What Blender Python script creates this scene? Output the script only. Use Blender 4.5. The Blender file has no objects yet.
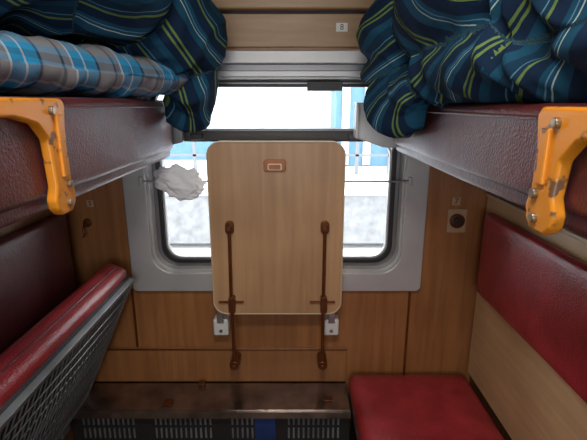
import bpy, bmesh, math, random
from mathutils import Vector, Matrix, noise
random.seed(3)
S=bpy.context.scene
COL=S.collection

# ---------------------------------------------------------------- materials
def newmat(name):
    m=bpy.data.materials.new(name); m.use_nodes=True
    nt=m.node_tree; b=nt.nodes['Principled BSDF']
    return m,nt,b
def simple(name,col,rough=.5,metal=0.,bump=0.,bscale=60,var=0.,vscale=6,coat=0.,spec=.5):
    m,nt,b=newmat(name)
    b.inputs['Roughness'].default_value=rough; b.inputs['Metallic'].default_value=metal
    b.inputs['Coat Weight'].default_value=coat
    b.inputs['Specular IOR Level'].default_value=spec
    tc=nt.nodes.new('ShaderNodeTexCoord')
    n=nt.nodes.new('ShaderNodeTexNoise'); n.inputs['Scale'].default_value=vscale; n.inputs['Detail'].default_value=6
    nt.links.new(tc.outputs['Object'],n.inputs['Vector'])
    r=nt.nodes.new('ShaderNodeValToRGB')
    c=Vector(col)
    r.color_ramp.elements[0].position=.3; r.color_ramp.elements[1].position=.7
    r.color_ramp.elements[0].color=(*(c*(1-var)),1); r.color_ramp.elements[1].color=(*(c*(1+var)),1)
    nt.links.new(n.outputs['Fac'],r.inputs['Fac']); nt.links.new(r.outputs['Color'],b.inputs['Base Color'])
    if bump>0:
        n2=nt.nodes.new('ShaderNodeTexNoise'); n2.inputs['Scale'].default_value=bscale; n2.inputs['Detail'].default_value=3
        nt.links.new(tc.outputs['Object'],n2.inputs['Vector'])
        bp=nt.nodes.new('ShaderNodeBump'); bp.inputs['Strength'].default_value=bump; bp.inputs['Distance'].default_value=.005
        nt.links.new(n2.outputs['Fac'],bp.inputs['Height']); nt.links.new(bp.outputs['Normal'],b.inputs['Normal'])
    return m
def wood(name,c1,c2,rough=.4,sc=(25,25,1.5),coat=.15):
    m,nt,b=newmat(name)
    b.inputs['Roughness'].default_value=rough; b.inputs['Coat Weight'].default_value=coat
    b.inputs['Coat Roughness'].default_value=.3
    tc=nt.nodes.new('ShaderNodeTexCoord'); mp=nt.nodes.new('ShaderNodeMapping')
    mp.inputs['Scale'].default_value=sc
    n=nt.nodes.new('ShaderNodeTexNoise'); n.inputs['Scale'].default_value=1.6; n.inputs['Detail'].default_value=8; n.inputs['Distortion'].default_value=.6
    nt.links.new(tc.outputs['Object'],mp.inputs['Vector']); nt.links.new(mp.outputs['Vector'],n.inputs['Vector'])
    n3=nt.nodes.new('ShaderNodeTexNoise'); n3.inputs['Scale'].default_value=2.2; n3.inputs['Detail'].default_value=5
    nt.links.new(tc.outputs['Object'],n3.inputs['Vector'])
    r=nt.nodes.new('ShaderNodeValToRGB'); r.color_ramp.elements[0].position=.3; r.color_ramp.elements[1].position=.68
    r.color_ramp.elements[0].color=(*c1,1); r.color_ramp.elements[1].color=(*c2,1)
    nt.links.new(n.outputs['Fac'],r.inputs['Fac'])
    mx=nt.nodes.new('ShaderNodeMix'); mx.data_type='RGBA'; mx.blend_type='MULTIPLY'; mx.inputs[0].default_value=.5
    r2=nt.nodes.new('ShaderNodeValToRGB'); r2.color_ramp.elements[0].position=.3; r2.color_ramp.elements[1].position=.65
    r2.color_ramp.elements[0].color=(.45,.4,.38,1); r2.color_ramp.elements[1].color=(1,1,1,1)
    nt.links.new(n3.outputs['Fac'],r2.inputs['Fac'])
    nt.links.new(r.outputs['Color'],mx.inputs[6]); nt.links.new(r2.outputs['Color'],mx.inputs[7])
    nt.links.new(mx.outputs[2],b.inputs['Base Color'])
    return m
def vinyl(name,col,rough=.34):
    m,nt,b=newmat(name)
    tc=nt.nodes.new('ShaderNodeTexCoord')
    n=nt.nodes.new('ShaderNodeTexNoise'); n.inputs['Scale'].default_value=9; n.inputs['Detail'].default_value=7
    nt.links.new(tc.outputs['Object'],n.inputs['Vector'])
    r=nt.nodes.new('ShaderNodeValToRGB'); c=Vector(col)
    r.color_ramp.elements[0].position=.3; r.color_ramp.elements[1].position=.75
    r.color_ramp.elements[0].color=(*(c*.72),1); r.color_ramp.elements[1].color=(c.x*1.3,c.y*1.8,c.z*1.7,1)
    nt.links.new(n.outputs['Fac'],r.inputs['Fac']); nt.links.new(r.outputs['Color'],b.inputs['Base Color'])
    mr=nt.nodes.new('ShaderNodeMapRange'); mr.inputs['To Min'].default_value=rough-.08; mr.inputs['To Max'].default_value=rough+.14
    nt.links.new(n.outputs['Fac'],mr.inputs['Value']); nt.links.new(mr.outputs['Result'],b.inputs['Roughness'])
    b.inputs['Specular IOR Level'].default_value=.8
    v=nt.nodes.new('ShaderNodeTexVoronoi'); v.inputs['Scale'].default_value=170
    nt.links.new(tc.outputs['Object'],v.inputs['Vector'])
    n2=nt.nodes.new('ShaderNodeTexNoise'); n2.inputs['Scale'].default_value=14; n2.inputs['Detail'].default_value=4
    nt.links.new(tc.outputs['Object'],n2.inputs['Vector'])
    ad=nt.nodes.new('ShaderNodeMath'); ad.operation='MULTIPLY_ADD'; ad.inputs[1].default_value=3.
    nt.links.new(n2.outputs['Fac'],ad.inputs[0]); nt.links.new(v.outputs['Distance'],ad.inputs[2])
    bp=nt.nodes.new('ShaderNodeBump'); bp.inputs['Strength'].default_value=.3; bp.inputs['Distance'].default_value=.003
    nt.links.new(ad.outputs[0],bp.inputs['Height']); nt.links.new(bp.outputs['Normal'],b.inputs['Normal'])
    return m
def worn(name,c1,c2,thr=.62,rough=.45):
    m,nt,b=newmat(name); b.inputs['Roughness'].default_value=rough
    tc=nt.nodes.new('ShaderNodeTexCoord'); n=nt.nodes.new('ShaderNodeTexNoise')
    n.inputs['Scale'].default_value=28; n.inputs['Detail'].default_value=8
    nt.links.new(tc.outputs['Object'],n.inputs['Vector'])
    r=nt.nodes.new('ShaderNodeValToRGB'); r.color_ramp.elements[0].position=thr; r.color_ramp.elements[1].position=thr+.04
    r.color_ramp.elements[0].color=(*c1,1); r.color_ramp.elements[1].color=(*c2,1)
    nt.links.new(n.outputs['Fac'],r.inputs['Fac']); nt.links.new(r.outputs['Color'],b.inputs['Base Color'])
    return m
def stripe_mat(name,stops,attr='su',attr2=None,stops2=None):
    m,nt,b=newmat(name); b.inputs['Roughness'].default_value=.9
    b.inputs['Specular IOR Level'].default_value=.15
    def ramp(at,st):
        a=nt.nodes.new('ShaderNodeAttribute'); a.attribute_name=at
        f=nt.nodes.new('ShaderNodeMath'); f.operation='FRACT'
        nt.links.new(a.outputs['Fac'],f.inputs[0])
        r=nt.nodes.new('ShaderNodeValToRGB'); r.color_ramp.interpolation='CONSTANT'
        e=r.color_ramp.elements
        e[0].position=st[0][0]; e[0].color=(*st[0][1],1)
        e[1].position=st[1][0]; e[1].color=(*st[1][1],1)
        for p,c in st[2:]:
            x=e.new(p); x.color=(*c,1)
        nt.links.new(f.outputs[0],r.inputs['Fac'])
        return r.outputs['Color']
    o=ramp(attr,stops)
    if attr2:
        o2=ramp(attr2,stops2)
        mx=nt.nodes.new('ShaderNodeMix'); mx.data_type='RGBA'; mx.inputs[0].default_value=.4
        nt.links.new(o,mx.inputs[6]); nt.links.new(o2,mx.inputs[7]); o=mx.outputs[2]
    nt.links.new(o,b.inputs['Base Color'])
    tc=nt.nodes.new('ShaderNodeTexCoord'); n=nt.nodes.new('ShaderNodeTexNoise'); n.inputs['Scale'].default_value=300
    nt.links.new(tc.outputs['Object'],n.inputs['Vector'])
    bp=nt.nodes.new('ShaderNodeBump'); bp.inputs['Strength'].default_value=.3; bp.inputs['Distance'].default_value=.002
    nt.links.new(n.outputs['Fac'],bp.inputs['Height']); nt.links.new(bp.outputs['Normal'],b.inputs['Normal'])
    return m

M_wall=wood('wall_laminate',(.29,.115,.038),(.42,.18,.062),sc=(22,22,1.2),rough=.32,coat=.3)
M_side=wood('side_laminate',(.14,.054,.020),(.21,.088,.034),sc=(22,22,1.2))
M_upper=wood('upper_laminate',(.38,.23,.11),(.47,.30,.155),sc=(2,22,22))
M_table=wood('table_laminate',(.47,.26,.125),(.60,.355,.18),sc=(18,18,1.0),rough=.42,coat=.05)
M_edge=simple('table_edging',(.60,.47,.32),.4)
M_board=wood('backrest_board',(.62,.41,.21),(.74,.52,.28),sc=(20,1.2,20))
M_ceil=simple('ceiling_paint',(.72,.68,.6),.6,var=.04)
M_floor=simple('linoleum',(.16,.10,.07),.5,var=.25,bump=.1)
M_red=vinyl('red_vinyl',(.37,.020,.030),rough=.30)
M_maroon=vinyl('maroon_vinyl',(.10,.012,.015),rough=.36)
M_alu=simple('aluminium_frame',(.50,.50,.50),.38,.35,var=.08)
M_alu2=simple('aluminium_dark',(.22,.22,.23),.35,.6,var=.08)
M_rubber=simple('black_rubber',(.012,.012,.014),.5)
M_black=simple('black_metal',(.02,.018,.018),.45)
M_brass=simple('brass_brown',(.17,.055,.018),.3,.6,var=.25,vscale=20)
M_steel=simple('steel',(.5,.5,.5),.3,.9,var=.1)
M_grey=simple('grey_paint',(.22,.24,.255),.4,.3,var=.25)
M_slat=simple('grille_grey',(.20,.21,.22),.4,.3,var=.5)
M_white=simple('white_plastic',(.7,.69,.66),.45,var=.05)
M_ledge=simple('brown_ledge_metal',(.20,.14,.11),.13,.75,var=.5,vscale=12,bump=.10,bscale=20,coat=.8)
M_orange=worn('orange_paint_worn',(.70,.25,.014),(.16,.08,.04),.60,.35)
M_bluep=simple('blue_enamel',(.015,.04,.16),.4,var=.4)
M_curt=simple('white_cloth',(.85,.86,.9),.9,bump=.3,bscale=90)
M_screw=simple('screw_metal',(.35,.28,.2),.3,.8)
M_plate=simple('cream_plate',(.46,.30,.17),.5)
M_dark=simple('dark_net',(.035,.04,.045),.7,var=.3,bump=.8,bscale=120)
M_fill_lamp,nt,b=newmat('fill_lamp_diffuser'); b.inputs['Emission Color'].default_value=(1,.95,.88,1); b.inputs['Emission Strength'].default_value=3; b.inputs['Base Color'].default_value=(.9,.9,.88,1)  # glowing face of the added fill lamp
M_glass=bpy.data.materials.new('window_glass'); M_glass.use_nodes=True
nt=M_glass.node_tree; nt.nodes.clear()
o=nt.nodes.new('ShaderNodeOutputMaterial'); mx=nt.nodes.new('ShaderNodeMixShader'); tr=nt.nodes.new('ShaderNodeBsdfTransparent'); gl=nt.nodes.new('ShaderNodeBsdfGlossy'); gl.inputs['Roughness'].default_value=.02
fr=nt.nodes.new('ShaderNodeFresnel'); fr.inputs['IOR'].default_value=1.3
nt.links.new(fr.outputs[0],mx.inputs[0]); nt.links.new(tr.outputs[0],mx.inputs[1]); nt.links.new(gl.outputs[0],mx.inputs[2]); nt.links.new(mx.outputs[0],o.inputs[0])
M_snow=simple('snow',(.80,.82,.85),.8,var=.08,vscale=.5)
M_conc=simple('concrete',(.19,.195,.20),.8,var=.25,vscale=5)
M_bluew=simple('blue_building',(.075,.17,.25),.6,var=.1)
M_palew=simple('pale_building',(.55,.58,.60),.7,var=.08,vscale=1)
M_grout=simple('grey_outdoor_metal',(.13,.14,.15),.6)

navy=(.007,.020,.050); nav2=(.008,.034,.068); grn=(.125,.20,.060); lb=(.09,.21,.32); wht=(.36,.44,.42); teal=(.010,.062,.115)
M_blanket=stripe_mat('striped_blanket',[(0,navy),(.10,grn),(.13,navy),(.17,grn),(.20,navy),(.38,teal),(.48,wht),(.492,teal),(.52,lb),(.535,teal),(.58,navy),(.70,grn),(.73,nav2),(.77,lb),(.785,nav2),(.90,teal)])
bl=(.03,.27,.52); gr=(.24,.24,.26)
M_pillow=stripe_mat('plaid_pillowcase',[(0,gr),(.22,(.05,.06,.08)),(.27,gr),(.40,(.6,.6,.6)),(.43,bl),(.62,(.5,.55,.6)),(.65,bl),(.85,(.03,.05,.09)),(.9,gr)],'su','sv',[(0,gr),(.3,(.55,.57,.6)),(.36,bl),(.6,(.03,.08,.14)),(.68,bl),(.8,gr)])

# ---------------------------------------------------------------- helpers
def obj(name,me,mat=None,parent=None,smooth=False):
    o=bpy.data.objects.new(name,me); COL.objects.link(o)
    if mat: me.materials.append(mat)
    if parent: o.parent=parent
    if smooth:
        for p in me.polygons: p.use_smooth=True
    return o
def empty(name,loc=(0,0,0)):
    o=bpy.data.objects.new(name,None); o.empty_display_size=.1; COL.objects.link(o); o.location=loc
    return o
def bevel(o,w,seg=3):
    if w>0:
        m=o.modifiers.new('bevel','BEVEL'); m.width=w; m.segments=seg; m.limit_method='ANGLE'; m.angle_limit=math.radians(35)
        for p in o.data.polygons: p.use_smooth=True
        w2=o.modifiers.new('wn','WEIGHTED_NORMAL'); w2.keep_sharp=True
    return o
def box(name,x0,x1,y0,y1,z0,z1,mat,parent=None,bev=0.,seg=3):
    bm=bmesh.new(); bmesh.ops.create_cube(bm,size=1)
    for v in bm.verts:
        v.co=Vector(((x0+x1)/2+v.co.x*(x1-x0),(y0+y1)/2+v.co.y*(y1-y0),(z0+z1)/2+v.co.z*(z1-z0)))
    me=bpy.data.meshes.new(name); bm.to_mesh(me); bm.free()
    return bevel(obj(name,me,mat,parent),bev,seg)
def boxes(name,lst,mat,parent=None,bev=0.):
    bm=bmesh.new()
    for (x0,x1,y0,y1,z0,z1) in lst:
        r=bmesh.ops.create_cube(bm,size=1)
        for v in r['verts']:
            v.co=Vector(((x0+x1)/2+v.co.x*(x1-x0),(y0+y1)/2+v.co.y*(y1-y0),(z0+z1)/2+v.co.z*(z1-z0)))
    me=bpy.data.meshes.new(name); bm.to_mesh(me); bm.free()
    return bevel(obj(name,me,mat,parent),bev,2)
def prism(name,pts,axis,a0,a1,mat,parent=None,bev=0.,seg=3):
    bm=bmesh.new()
    def mk(p,a):
        if axis=='x': return (a,p[0],p[1])
        if axis=='y': return (p[0],a,p[1])
        return (p[0],p[1],a)
    A=[bm.verts.new(mk(p,a0)) for p in pts]; B=[bm.verts.new(mk(p,a1)) for p in pts]
    bm.faces.new(A); bm.faces.new(B[::-1])
    n=len(pts)
    for i in range(n): bm.faces.new((A[i],B[i],B[(i+1)%n],A[(i+1)%n]))
    bmesh.ops.recalc_face_normals(bm,faces=bm.faces)
    me=bpy.data.meshes.new(name); bm.to_mesh(me); bm.free()
    return bevel(obj(name,me,mat,parent),bev,seg)
def tube(name,pts,r,mat,parent=None,cyc=False,fill=True):
    cu=bpy.data.curves.new(name,'CURVE'); cu.dimensions='3D'; cu.bevel_depth=r; cu.bevel_resolution=4; cu.use_fill_caps=fill
    if pts and not isinstance(pts[0][0],(list,tuple)): pts=[pts]
    for P in pts:
        s=cu.splines.new('POLY'); s.points.add(len(P)-1)
        for i,p in enumerate(P): s.points[i].co=(*p,1)
        s.use_cyclic_u=cyc
    cu.materials.append(mat)
    o=bpy.data.objects.new(name,cu); COL.objects.link(o)
    dg=bpy.context.evaluated_depsgraph_get(); dg.update()
    me=bpy.data.meshes.new_from_object(o.evaluated_get(dg)); bpy.data.objects.remove(o)
    if not me.materials: me.materials.append(mat)
    for p in me.polygons: p.use_smooth=True
    o=bpy.data.objects.new(name,me); COL.objects.link(o)
    if parent: o.parent=parent
    return o
def disc(name,c,r,h,axis,mat,parent=None,bev=.002,seg=28):
    bm=bmesh.new(); bmesh.ops.create_cone(bm,cap_ends=True,segments=seg,radius1=r,radius2=r,depth=h)
    R={'z':Matrix(),'y':Matrix.Rotation(math.pi/2,4,'X'),'x':Matrix.Rotation(math.pi/2,4,'Y')}[axis]
    bmesh.ops.transform(bm,matrix=Matrix.Translation(c)@R,verts=bm.verts)
    me=bpy.data.meshes.new(name); bm.to_mesh(me); bm.free()
    return bevel(obj(name,me,mat,parent),bev,2)
def rr(x0,x1,z0,z1,r,n=10):
    pts=[]
    for cx,cz,a in ((x1-r,z1-r,0),(x0+r,z1-r,90),(x0+r,z0+r,180),(x1-r,z0+r,270)):
        for i in range(n+1):
            t=math.radians(a+90*i/n); pts.append((cx+r*math.cos(t),cz+r*math.sin(t)))
    return pts
def ring(name,o_,i_,y0,y1,mat,parent=None,bev=.004,i_back=None):
    bm=bmesh.new(); n=len(o_); ib=i_back or i_
    a=[bm.verts.new((p[0],y0,p[1])) for p in o_]; b_=[bm.verts.new((p[0],y0,p[1])) for p in i_]
    c=[bm.verts.new((p[0],y1,p[1])) for p in ib]; d=[bm.verts.new((p[0],y1,p[1])) for p in o_]
    for i in range(n):
        j=(i+1)%n
        bm.faces.new((a[i],a[j],b_[j],b_[i])); bm.faces.new((b_[i],b_[j],c[j],c[i])); bm.faces.new((c[i],c[j],d[j],d[i])); bm.faces.new((d[i],d[j],a[j],a[i]))
    bmesh.ops.recalc_face_normals(bm,faces=bm.faces)
    me=bpy.data.meshes.new(name); bm.to_mesh(me); bm.free()
    return bevel(obj(name,me,mat,parent),bev,2)

# ---------------------------------------------------------------- room shell
W=.92; CEIL=2.45; YA=-2.9
boxes('wall_window',[(-1.7,-.56,0,.09,0,CEIL),(.56,1.7,0,.09,0,CEIL),(-.56,.56,0,.09,0,.91),(-.56,.56,0,.09,1.765,CEIL)],M_wall)
box('wall_left',-W-.04,-W,-2.0,0,0,CEIL,M_side)
box('wall_right',W,W+.04,-2.0,0,0,CEIL,M_side)
box('floor',-1.7,1.7,YA-.08,.09,-.06,0,M_floor)
box('ceiling',-1.7,1.7,YA-.08,.09,CEIL,CEIL+.05,M_ceil)
boxes('wall_aisle',[(-1.7,-.55,YA-.08,YA,0,CEIL),(.55,1.7,YA-.08,YA,0,CEIL),(-.55,.55,YA-.08,YA,0,1.05),(-.55,.55,YA-.08,YA,1.85,CEIL)],M_side)
box('aisle_end_cap_left',-1.74,-1.7,YA,0,0,CEIL,M_side)  # unseen end cap, added to stop light leaking into the aisle
box('aisle_end_cap_right',1.7,1.74,YA,0,0,CEIL,M_side)  # opposite end cap, likewise added against light leaks
wa=empty('window_2')
ring('frame',rr(-.6,.6,1.0,1.9,.03),rr(-.53,.53,1.07,1.83,.09),YA,YA+.02,M_alu,wa)
box('glass',-.56,.56,YA-.05,YA-.045,1.04,1.86,M_glass,wa)

# upper wall panels above window
box('trim_upper_panel',-.60,.60,-.012,0,1.865,1.985,M_upper,bev=.003)
box('trim_upper_beam',-.9,.9,-.05,0,1.995,2.06,M_upper,bev=.008)
box('trim_upper_groove',-.9,.9,-.006,0,1.985,1.995,M_black)
# wall trims
boxes('trim_wall_seams',[(-.662,-.652,-.006,0,.37,.84),(.598,.608,-.006,0,.37,.84),(-.662,-.652,-.006,0,1.86,2.3)],M_brass)
box('trim_lower_board',-.90,.325,-.018,0,.37,.545,M_wall,bev=.003)
box('trim_lower_rail',-.90,.325,-.022,-.018,.537,.545,M_brass,bev=.002)

# ---------------------------------------------------------------- window 1
w=empty('window_1')
ring('outer_flange',rr(-.645,.645,.835,1.855,.02),rr(-.548,.548,.922,1.752,.10),-.022,0,M_alu,w,.006)
ring('reveal',rr(-.560,.560,.910,1.765,.002),rr(-.540,.540,.932,1.745,.095),0,.075,M_alu,w,.002,rr(-.525,.525,.945,1.735,.09))
ring('inner_sash',rr(-.535,.535,.935,1.740,.095),rr(-.508,.508,.962,1.722,.075),.030,.060,M_alu2,w,.005)
ring('rubber_gasket',rr(-.515,.515,.955,1.728,.08),rr(-.497,.497,.972,1.716,.07),.022,.062,M_rubber,w,.003)
box('transom',-.50,.50,.005,.062,1.497,1.550,M_black,w,.006)
box('transom_rail',-.49,.49,-.001,.006,1.541,1.547,M_alu2,w,.002)
ring('lower_sash_edge',rr(-.497,.497,.972,1.502,.07),rr(-.488,.488,.981,1.494,.065),.034,.058,M_alu,w,.002)
box('glass',-.50,.50,.050,.053,.965,1.72,M_glass,w)
box('head_rail',-.60,.60,-.045,0,1.80,1.85,M_alu,w,.006)
box('head_channel',-.55,.55,-.03,-.0,1.775,1.800,M_alu2,w,.002)
boxes('vent_latch',[(.13,.27,-.018,.02,1.700,1.735)]+[(.135+.014*i,.142+.014*i,-.024,-.018,1.704,1.731) for i in range(9)],M_black,w,.001)
boxes('transom_handles',[(-.35,-.30,-.018,.006,1.506,1.53),(.30,.35,-.018,.006,1.506,1.53)],M_black,w,.003)

# curtain rod + bunched curtain
c=empty('curtain')
tube('rod',[(-.56,-.035,1.337),(.56,-.035,1.337)],.004,M_steel,c)
boxes('rod_mounts',[(-.57,-.555,-.045,-.022,1.32,1.355),(.555,.57,-.045,-.022,1.32,1.355)],M_steel,c,.002)
bm=bmesh.new(); bmesh.ops.create_icosphere(bm,subdivisions=5,radius=1)
for v in bm.verts:
    p=v.co.copy()
    q=Vector((p.x*.100,p.y*.028,p.z*.066))
    f=noise.noise(p*1.8)*.30+noise.noise(Vector((p.x*4,p.y*4,p.z*6)))*.16
    q*=1+f
    q.z-=.02*p.x
    v.co=q+Vector((-.390,-.052,1.335))
me=bpy.data.meshes.new('bunched_cloth'); bm.to_mesh(me); bm.free(); obj('bunched_cloth',me,M_curt,c,True)

# ---------------------------------------------------------------- folding table
t=empty('folding_table')
prism('tabletop',rr(-.270,.280,.760,1.503,.055),'y',-.088,-.064,M_table,t,.004)
ring('edge_band',rr(-.274,.284,.756,1.507,.058),rr(-.268,.278,.762,1.501,.054),-.091,-.061,M_edge,t,.002)
prism('catch_plate',rr(-.045,.045,1.385,1.435,.012),'y',-.094,-.088,M_brass,t,.002)
prism('catch_ring',rr(-.030,.030,1.392,1.420,.008),'y',-.100,-.094,M_screw,t,.002)
prism('catch_slot',rr(-.024,.024,1.396,1.416,.006),'y',-.102,-.100,M_brass,t)
for k,x in enumerate((-.19,.205)):
    tube(f'strut_{k+1}',[(x,-.108,1.16),(x-.002,-.112,.86),(x,-.10,.52)],.0072,M_brass,t)
    prism(f'strut_bracket_{k+1}',rr(x-.018,x+.018,1.128,1.182,.016),'y',-.106,-.088,M_brass,t,.003)
    disc(f'strut_pin_{k+1}',(x,-.118,1.155),.011,.02,'y',M_brass,t)
    prism(f'slide_clamp_{k+1}',rr(x-.014,x+.014,.775,.85,.010),'y',-.122,-.086,M_brass,t,.003)
    box(f'cross_bar_{k+1}',x-.06,x+.05,-.10,-.088,.814,.821,M_brass,t,.002)
    disc(f'strut_foot_{k+1}',(x,-.07,.515),.022,.09,'y',M_brass,t,.004)
    disc(f'strut_knob_{k+1}',(x,-.12,.515),.014,.02,'y',M_brass,t,.004)
    hx=(-.252,.245)[k]
    box(f'hinge_block_{k+1}',hx-.034,hx+.034,-.06,0,.635,.715,M_white,t,.008)
    disc(f'hinge_screw_{k+1}',(hx,-.062,.66),.008,.006,'y',M_screw,t)
    box(f'hinge_arm_{k+1}',hx-.015,hx+.015,-.066,-.03,.70,.79,M_steel,t,.003)
boxes('hinge_rail',[(-.27,.28,-.062,-.046,.765,.785)],M_brass,t,.002)

# ---------------------------------------------------------------- heater ledge
h=empty('heater_cover')
box('ledge_top',-.915,.325,-.215,-.020,.345,.365,M_ledge,h,.005)
box('ledge_lip',-.915,.325,-.222,-.210,.325,.362,M_ledge,h,.003)
box('front_panel',-.915,.325,-.185,-.17,0.001,.345,M_black,h)
sl=[]
for (a,b_) in ((-.86,-.62),(-.54,-.28),(-.20,-.11),(.05,.29)):
    x=a
    while x<b_:
        for z in (.06,.13,.20,.27): sl.append((x,x+.008,-.192,-.185,z,z+.05))
        x+=.022
boxes('grille_slats',sl,M_slat,h)
boxes('enamel_panel',[(-.098,-.004,-.192,-.185,.01,.318)],M_bluep,h,.002)
boxes('panel_frames',[(-.90,-.60,-.19,-.185,.325,.340),(-.59,-.24,-.19,-.185,.325,.340),(-.22,.31,-.19,-.185,.325,.34)],M_grey,h)
boxes('ledge_clips',[(-.50,-.46,-.19,-.15,.365,.372),(.21,.25,-.16,-.13,.365,.372),(-.37,-.34,-.06,-.03,.365,.385)],M_brass,h,.002)

# ---------------------------------------------------------------- lower seats
def cushion(name,x0,x1,y0,y1,z0,z1,mat,parent,rnd=.03,puff=.012,axis='z'):
    bm=bmesh.new(); bmesh.ops.create_cube(bm,size=2)
    bmesh.ops.subdivide_edges(bm,edges=bm.edges[:],cuts=15,use_grid_fill=True)
    cx,cy,cz=(x0+x1)/2,(y0+y1)/2,(z0+z1)/2; hx,hy,hz=(x1-x0)/2,(y1-y0)/2,(z1-z0)/2
    for v in bm.verts:
        q=[math.copysign(1-(1-abs(a))**1.8,a) for a in v.co]
        p=Vector((q[0]*hx,q[1]*hy,q[2]*hz))
        inn=Vector((max(-hx+rnd,min(hx-rnd,p.x)),max(-hy+rnd,min(hy-rnd,p.y)),max(-hz+rnd,min(hz-rnd,p.z))))
        d=p-inn
        if d.length>1e-6: p=inn+d.normalized()*rnd
        a,b_,c_=p.x/hx,p.y/hy,p.z/hz
        if axis=='z': p.z+=math.copysign(puff,p.z)*(1-a**4)*(1-b_**4)*(abs(c_)>.5)
        else: p.x+=math.copysign(puff,p.x)*(1-b_**4)*(1-c_**4)*(abs(a)>.5)
        p+=Vector((0,0,1))*.003*noise.noise(Vector((p.x*7,p.y*5,p.z*3)))
        v.co=p+Vector((cx,cy,cz))
    me=bpy.data.meshes.new(name); bm.to_mesh(me); bm.free()
    return obj(name,me,mat,parent,True)
s=empty('lower_bench')
cushion('cushion',.330,.885,-1.95,-.03,.345,.432,M_red,s,.040,.010)
box('box_front',.345,.365,-1.94,-.03,0.001,.34,M_ledge,s,.004)
box('box_base',.365,.885,-1.94,-.03,0.001,.335,M_side,s)
box('base_rail',.337,.350,-1.94,-.03,.305,.335,M_steel,s,.003)
b1=empty('bench_backrest')
box('board',.897,.919,-1.96,-.02,.425,1.272,M_board,b1,.004)
box('board_cap',.890,.919,-1.96,-.02,1.272,1.285,M_edge,b1,.003)
cushion('pad',.850,.898,-1.95,-.10,.870,1.225,M_red,b1,.024,.006,'x')
b2=empty('bench_backrest')
box('board',-.919,-.897,-1.96,-.02,.86,1.255,M_side,b2,.004)
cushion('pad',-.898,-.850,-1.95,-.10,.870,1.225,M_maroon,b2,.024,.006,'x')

# lifted bench (hinged at wall, tilted up)
lid=empty('folding_bench')
Hx,Hz=-.875,.355; Tx,Tz=-.600,.955
ux,uz=Tx-Hx,Tz-Hz; Ln=math.hypot(ux,uz); ux/=Ln; uz/=Ln
nx_,nz_=-uz,ux
R=Matrix(((ux,0,nx_,Hx),(0,1,0,0),(uz,0,nz_,Hz),(0,0,0,1)))
def L2W(o): o.matrix_parent_inverse=Matrix(); o.matrix_local=R; return o
L2W(cushion('padding',.10,Ln+.012,-1.93,-.10,.022,.122,M_red,lid,.030,.004))
L2W(tube('padding_seam',[(Ln+.0125,-1.90,.072),(Ln+.0125,-.14,.072)],.003,M_maroon,lid))
L2W(box('plywood_backing',.01,Ln-.02,-1.92,-.11,.008,.024,M_dark,lid))
L2W(boxes('steel_frame',[(Ln-.045,Ln-.02,-1.92,-.11,-.012,.010),(.0,.03,-1.92,-.11,-.012,.010),(.03,Ln-.045,-.14,-.11,-.012,.01),(.30,.32,-1.92,-.11,-.010,.008),(.03,Ln-.045,-1.02,-.99,-.012,.01)],M_grey,lid,.003))
g=[]
y=-.15
while y>-1.9:
    g.append([(.03,y,-.002),(.2,y-.012,-.010),(.4,y-.012,-.010),(Ln-.05,y,-.002)]); y-=.03
L2W(tube('spring_wires',g,.0022,M_grey,lid))
g=[[(a,-.13,-.008),(a,-1.9,-.008)] for a in (.08,.13,.19,.24,.37,.43,.49,.55)]
L2W(tube('long_wires',g,.0028,M_alu2,lid))
boxes('wall_hinges',[(-.918,-.86,-.35,-.29,.33,.37),(-.918,-.86,-1.05,-.99,.33,.37),(-.918,-.86,-1.75,-1.69,.33,.37)],M_steel,lid,.003)
tube('hinge_bar',[(-.90,-.24,.35),(-.90,-1.9,.35)],.012,M_steel,lid)

# ---------------------------------------------------------------- upper berths
def berth(sx,xf,z0,z1,mount_y):
    b_=empty('upper_berth')
    xa,xb=(xf,.905) if sx>0 else (-.905,xf)
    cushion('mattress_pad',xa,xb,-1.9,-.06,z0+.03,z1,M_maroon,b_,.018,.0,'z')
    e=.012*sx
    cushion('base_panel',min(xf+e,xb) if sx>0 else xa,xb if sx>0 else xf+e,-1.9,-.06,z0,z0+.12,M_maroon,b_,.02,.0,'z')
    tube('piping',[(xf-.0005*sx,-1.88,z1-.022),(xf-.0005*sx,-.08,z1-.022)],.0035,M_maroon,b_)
    y=mount_y; t0,t1=(xf-.026,xf-.004) if sx>0 else (xf+.004,xf+.026)
    zt=z1-.004
    pts=[(y+.040,zt-.012),(y+.030,zt),(y-.45,zt),(y-.45,zt-.030),(y-.13,zt-.032),(y-.065,zt-.045),(y-.035,zt-.075),(y-.028,z0+.055),(y-.040,z0+.03),(y-.036,z0+.010),(y-.018,z0-.004),(y+.020,z0-.004),(y+.036,z0+.012),(y+.040,z0+.035),(y+.030,z0+.06),(y+.030,zt-.06)]
    prism('support_bracket',pts,'x',t0,t1,M_orange,b_,.006)
    xo=t0-.003 if sx>0 else t1+.003
    for k,(yy,zz) in enumerate(((y+.005,z0+.018),(y+.012,z0+.055),(y-.02,zt-.022))):
        disc(f'bolt_{k+1}',(xo,yy,zz),.008,.010,'x',M_screw,b_,.002,12)
    pr=[(y+.014,zt-.03),(y-.008,zt-.03),(y-.008,z0+.07),(y+.010,z0+.07)]
    prism('bracket_rib',pr,'x',t0-.006 if sx>0 else t1-.002,t0+.002 if sx>0 else t1+.006,M_orange,b_,.003)
    return b_
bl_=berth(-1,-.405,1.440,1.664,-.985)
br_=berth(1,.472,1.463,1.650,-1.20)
prism('end_bracket',[(.318,1.52),(.44,1.478),(.50,1.478),(.50,1.655),(.318,1.655)],'y',-.055,-.030,M_alu,br_,.005)
prism('end_bracket_flange',[(.318,1.52),(.330,1.52),(.330,1.655),(.318,1.655)],'y',-.10,-.055,M_alu,br_,.003)
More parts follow.
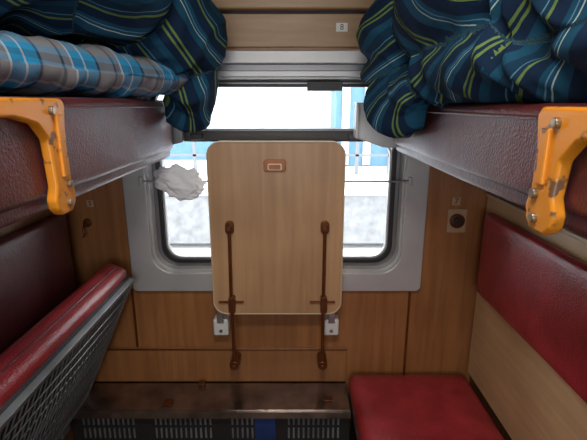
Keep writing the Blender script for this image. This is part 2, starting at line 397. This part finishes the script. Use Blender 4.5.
prism('end_bracket',[(-.45,1.48),(-.37,1.50),(-.37,1.62),(-.45,1.62)],'y',-.058,-.030,M_alu2,bl_,.004)

# ---------------------------------------------------------------- bedding
def lump(name,lobes,clampf,mat,seed,period=.20,amp=1.):
    bm=bmesh.new()
    for (c_,r_,rot,_) in lobes:
        q=bmesh.ops.create_icosphere(bm,subdivisions=4,radius=1)
        M=Matrix.Translation(c_)@Matrix.Rotation(rot,4,'Z')@Matrix.Diagonal((*r_,1))
        bmesh.ops.transform(bm,matrix=M,verts=q['verts'])
    me=bpy.data.meshes.new('tmp'); bm.to_mesh(me); bm.free()
    o=obj('tmp',me); 
    rm=o.modifiers.new('r','REMESH'); rm.mode='VOXEL'; rm.voxel_size=.008
    sm=o.modifiers.new('s','SMOOTH'); sm.factor=.5; sm.iterations=6
    dg=bpy.context.evaluated_depsgraph_get(); dg.update()
    me=bpy.data.meshes.new_from_object(o.evaluated_get(dg)); bpy.data.objects.remove(o)
    me.name=name
    nor=[v.normal.copy() for v in me.vertices]
    su=[]
    sd=Vector((seed*3.1,seed*1.7,seed*.9))
    for i,v in enumerate(me.vertices):
        p=v.co.copy()
        best=None
        for (c_,r_,rot,d) in lobes:
            q=p-Vector(c_); e=math.sqrt((q.x/r_[0])**2+(q.y/r_[1])**2+(q.z/r_[2])**2)
            if best is None or e<best[0]: best=(e,d,c_)
        wob=.030*noise.noise(p*3.5+sd)
        dd=Vector(best[1]).normalized()
        su.append((p.dot(dd)+wob+best[2][0]*.3)/period)
        w1=noise.noise(Vector((p.x*4,p.y*3,p.z*5))+sd)
        ph=p.dot(Vector((.5,.9,-.7)))*6.5+noise.noise(p*3+sd)*1.6
        rid=1-abs(noise.noise(Vector((ph,p.z*1.5,p.x*1.5))+sd))*2
        ph2=p.dot(Vector((.8,-.4,.9)))*13+noise.noise(p*5-sd)*1.5
        rid2=1-abs(noise.noise(Vector((ph2,p.y*2,0))+sd))*2
        h_=.024*w1+.032*(rid-.5)+.010*(rid2-.5)+.002*noise.noise(p*30)
        p=p+nor[i]*h_*amp
        v.co=clampf(p)
    a=me.attributes.new('su','FLOAT','POINT'); a.data.foreach_set('value',su)
    me.materials.clear(); me.materials.append(mat)
    for pl in me.polygons: pl.use_smooth=True
    o=bpy.data.objects.new(name,me); COL.objects.link(o)
    return o
def clL(p):
    p.x=max(p.x,-.912); p.y=min(p.y,-.060 if p.z>1.64 else -.095)
    if p.x<-.40: p.z=max(p.z,1.668)
    elif p.x<-.385 and p.z<1.668: p.x=-.392
    return p
def clR(p):
    p.x=min(p.x,.912); p.y=min(p.y,-.105 if p.z<1.66 else -.052)
    if p.x>.466: p.z=max(p.z,1.652)
    elif p.x>.44 and p.z<1.652: p.x=.458
    return p
lump('folded_blanket',[
 ((-.66,-.60,2.00),(.27,.52,.19),.15,(.5,-.55,.65)),
 ((-.365,-.23,1.88),(.20,.18,.17),.1,(.75,.1,.5)),
 ((-.300,-.175,1.690),(.110,.12,.145),.1,(.9,.2,.15)),
 ((-.52,-.45,1.96),(.22,.30,.14),.35,(.6,-.5,.5)),
 ((-.62,-.30,2.08),(.28,.24,.14),-.3,(.3,-.7,.9)),
 ((-.78,-1.05,1.99),(.16,.38,.15),.1,(.35,-.6,.7)),
],clL,M_blanket,1.3)
lump('folded_blanket',[
 ((.70,-.60,1.90),(.34,.50,.23),-.1,(-.6,-.5,.6)),
 ((.500,-.29,1.83),(.21,.20,.20),-.2,(-.3,.4,1)),
 ((.425,-.36,1.655),(.105,.22,.115),-.1,(-.2,.9,.7)),
 ((.58,-.68,1.73),(.19,.42,.12),-.05,(-.15,.75,.9)),
 ((.645,-1.10,1.72),(.20,.75,.085),0,(-.15,.75,.9)),
 ((.66,-.40,2.06),(.26,.24,.13),.3,(.8,-.2,.5)),
 ((.68,-1.15,1.83),(.25,.42,.17),0,(-.5,.6,.6)),
],clR,M_blanket,4.7)
# pillow (plaid), lying diagonally along the left berth front
n=80
bm=bmesh.new(); su=[]; sv=[]
hl,hw,hh=.41,.19,.064
grid={}
for side in (1,-1):
    for i in range(n+1):
        for j in range(n+1):
            u=math.sin(math.pi/2*(-1+2*i/n)); v=math.sin(math.pi/2*(-1+2*j/n))
            if side==-1 and (i in (0,n) or j in (0,n)): grid[(side,i,j)]=grid[(1,i,j)]; continue
            pf=max(0,1-u**6)**.45*max(0,1-v**4)**.5
            x=u*hl*(1-.05*(1-abs(v))*abs(u)**3); y=v*hw*(1-.07*(1-u*u)*abs(v))
            wr=noise.noise(Vector((x*9,y*9,side*3)))*.016+ (1-2*abs(noise.noise(Vector((x*16+2,y*5,side)))))*.013
            z=side*(hh*pf)+wr*pf**.5
            if side==-1: z=max(z,-.066)
            grid[(side,i,j)]=bm.verts.new((x,y+wr*.5,z)); su.append(x/.17+z*1.2); sv.append(y/.11+side*.2+z*3)
for side in (1,-1):
    for i in range(n):
        for j in range(n):
            q=[grid[(side,i,j)],grid[(side,i+1,j)],grid[(side,i+1,j+1)],grid[(side,i,j+1)]]
            bm.faces.new(q if side==1 else q[::-1])
me=bpy.data.meshes.new('pillow'); bm.to_mesh(me); bm.free()
for nm,d in (('su',su),('sv',sv)):
    a=me.attributes.new(nm,'FLOAT','POINT'); a.data.foreach_set('value',d)
pl=obj('pillow',me,M_pillow,None,True)
A=Vector((-.285,-.29,0)); B=Vector((-.545,-.97,0)); d=(A-B).normalized(); perp=Vector((-d.y,d.x,0))
mid=(A+B)/2+perp*.18
pl.location=(mid.x,mid.y,1.732); pl.rotation_euler=(0,.02,math.atan2(d.y,d.x))

# ---------------------------------------------------------------- wall fittings
def label(name,x,z,txt,wd=.035,hh=.03,y=-.012,mat=M_white):
    e=empty(name)
    box('plate',x-wd/2,x+wd/2,y-.003,y,z-hh/2,z+hh/2,mat,e,.001)
    cu=bpy.data.curves.new('digit','FONT'); cu.body=txt; cu.size=hh*.95; cu.align_x='CENTER'; cu.align_y='CENTER'; cu.extrude=.0005
    cu.materials.append(M_black)
    o=bpy.data.objects.new('digit',cu); COL.objects.link(o); o.parent=e; o.location=(x,y-.004,z); o.rotation_euler=(math.pi/2,0,0)
    return e
label('berth_number_plate',.262,1.936,'8',.045,.032,-.012)
label('berth_number_plate',.775,1.245,'7',.035,.035,0,M_plate)
label('berth_number_plate',-.80,1.235,'5',.03,.03,0,M_plate)
so=empty('electric_socket')
box('plate',.742,.825,-.008,0,1.105,1.212,M_plate,so,.004)
disc('socket_body',(.782,-.014,1.160),.032,.014,'y',M_brass,so,.003)
disc('socket_cap',(.782,-.024,1.160),.018,.010,'y',M_black,so,.003)
e=empty('coat_hook')
z,x=1.15,-.82
disc('base',(x,-.006,z),.018,.012,'y',M_brass,e,.003)
tube('hook',[(x,-.012,z),(x,-.04,z-.005),(x,-.05,z-.02),(x,-.045,z-.04),(x,-.055,z-.05)],.004,M_brass,e)

# added fill lamp on the ceiling, out of view, brightens the compartment
l=empty('fill_lamp')
box('housing',-.30,.30,-1.65,-1.35,CEIL-.05,CEIL-.001,M_alu,l,.01)
box('diffuser',-.27,.27,-1.62,-1.38,CEIL-.062,CEIL-.05,M_fill_lamp,l,.004)

# ---------------------------------------------------------------- outside
box('ground_snow',-60,60,.5,80,-1.5,-1.35,M_snow)
box('platform_outside',-40,40,7.0,7.6,-1.20,-.15,M_conc)
box('platform_snow',-40,40,6.9,12,-.15,-.05,M_snow)
boxes('rail_tracks',[(-40,40,3.0,3.08,-1.35,-1.2),(-40,40,4.5,4.58,-1.35,-1.2)],M_grout)
st=empty('station_building')
box('facade',-30,12,12,16,-.05,5,M_palew,st)
box('plinth',-30,12,11.9,12,-.05,.75,M_bluew,st)
box('kiosk',1.2,3.2,10.5,11.8,-.05,3.6,M_bluew,st)
boxes('kiosk_trims',[(1.4,1.6,10.4,10.5,0,3.2),(2.0,2.2,10.4,10.5,0,3.2),(2.7,2.9,10.4,10.5,0,3.2)],M_palew,st)
fl=[]
x=-20
while x<20: fl.append((x,x+.08,9,9.08,-.05,.9)); x+=.8
boxes('fence_outside',fl+[(-20,20,9,9.06,.8,.86),(-20,20,9,9.06,.4,.45)],M_grout)

# ---------------------------------------------------------------- light
wd=bpy.data.worlds.new('World'); S.world=wd; wd.use_nodes=True
bg=wd.node_tree.nodes['Background']; bg.inputs[0].default_value=(.93,.97,1,1); bg.inputs[1].default_value=6.2
def portal(name,loc,rot,sx,sy):
    ld=bpy.data.lights.new(name,'AREA'); ld.shape='RECTANGLE'; ld.size=sx; ld.size_y=sy
    o=bpy.data.objects.new(name,ld); COL.objects.link(o); o.location=loc; o.rotation_euler=rot
    ld.cycles.is_portal=True
portal('window_portal',(0,.11,1.34),(-math.pi/2,0,0),1.1,.85)
portal('aisle_window_portal',(0,YA-.1,1.45),(math.pi/2,0,0),1.1,.8)
ld=bpy.data.lights.new('fill_lamp_light','AREA'); ld.shape='RECTANGLE'; ld.size=.5; ld.size_y=.22; ld.energy=13; ld.color=(1,.94,.85)  # added fill light, shines down from the unseen ceiling
o=bpy.data.objects.new('fill_lamp_light',ld); COL.objects.link(o); o.location=(0,-1.5,CEIL-.07)

# ---------------------------------------------------------------- camera
cd=bpy.data.cameras.new('camera'); cd.sensor_width=36; cd.lens=440/587*36; cd.clip_start=.02
cam=bpy.data.objects.new('camera',cd); COL.objects.link(cam)
cam.location=(.075,-1.85,1.65); cam.rotation_euler=(math.radians(90-14.8),0,0)
S.camera=cam
S.view_settings.view_transform='Standard'
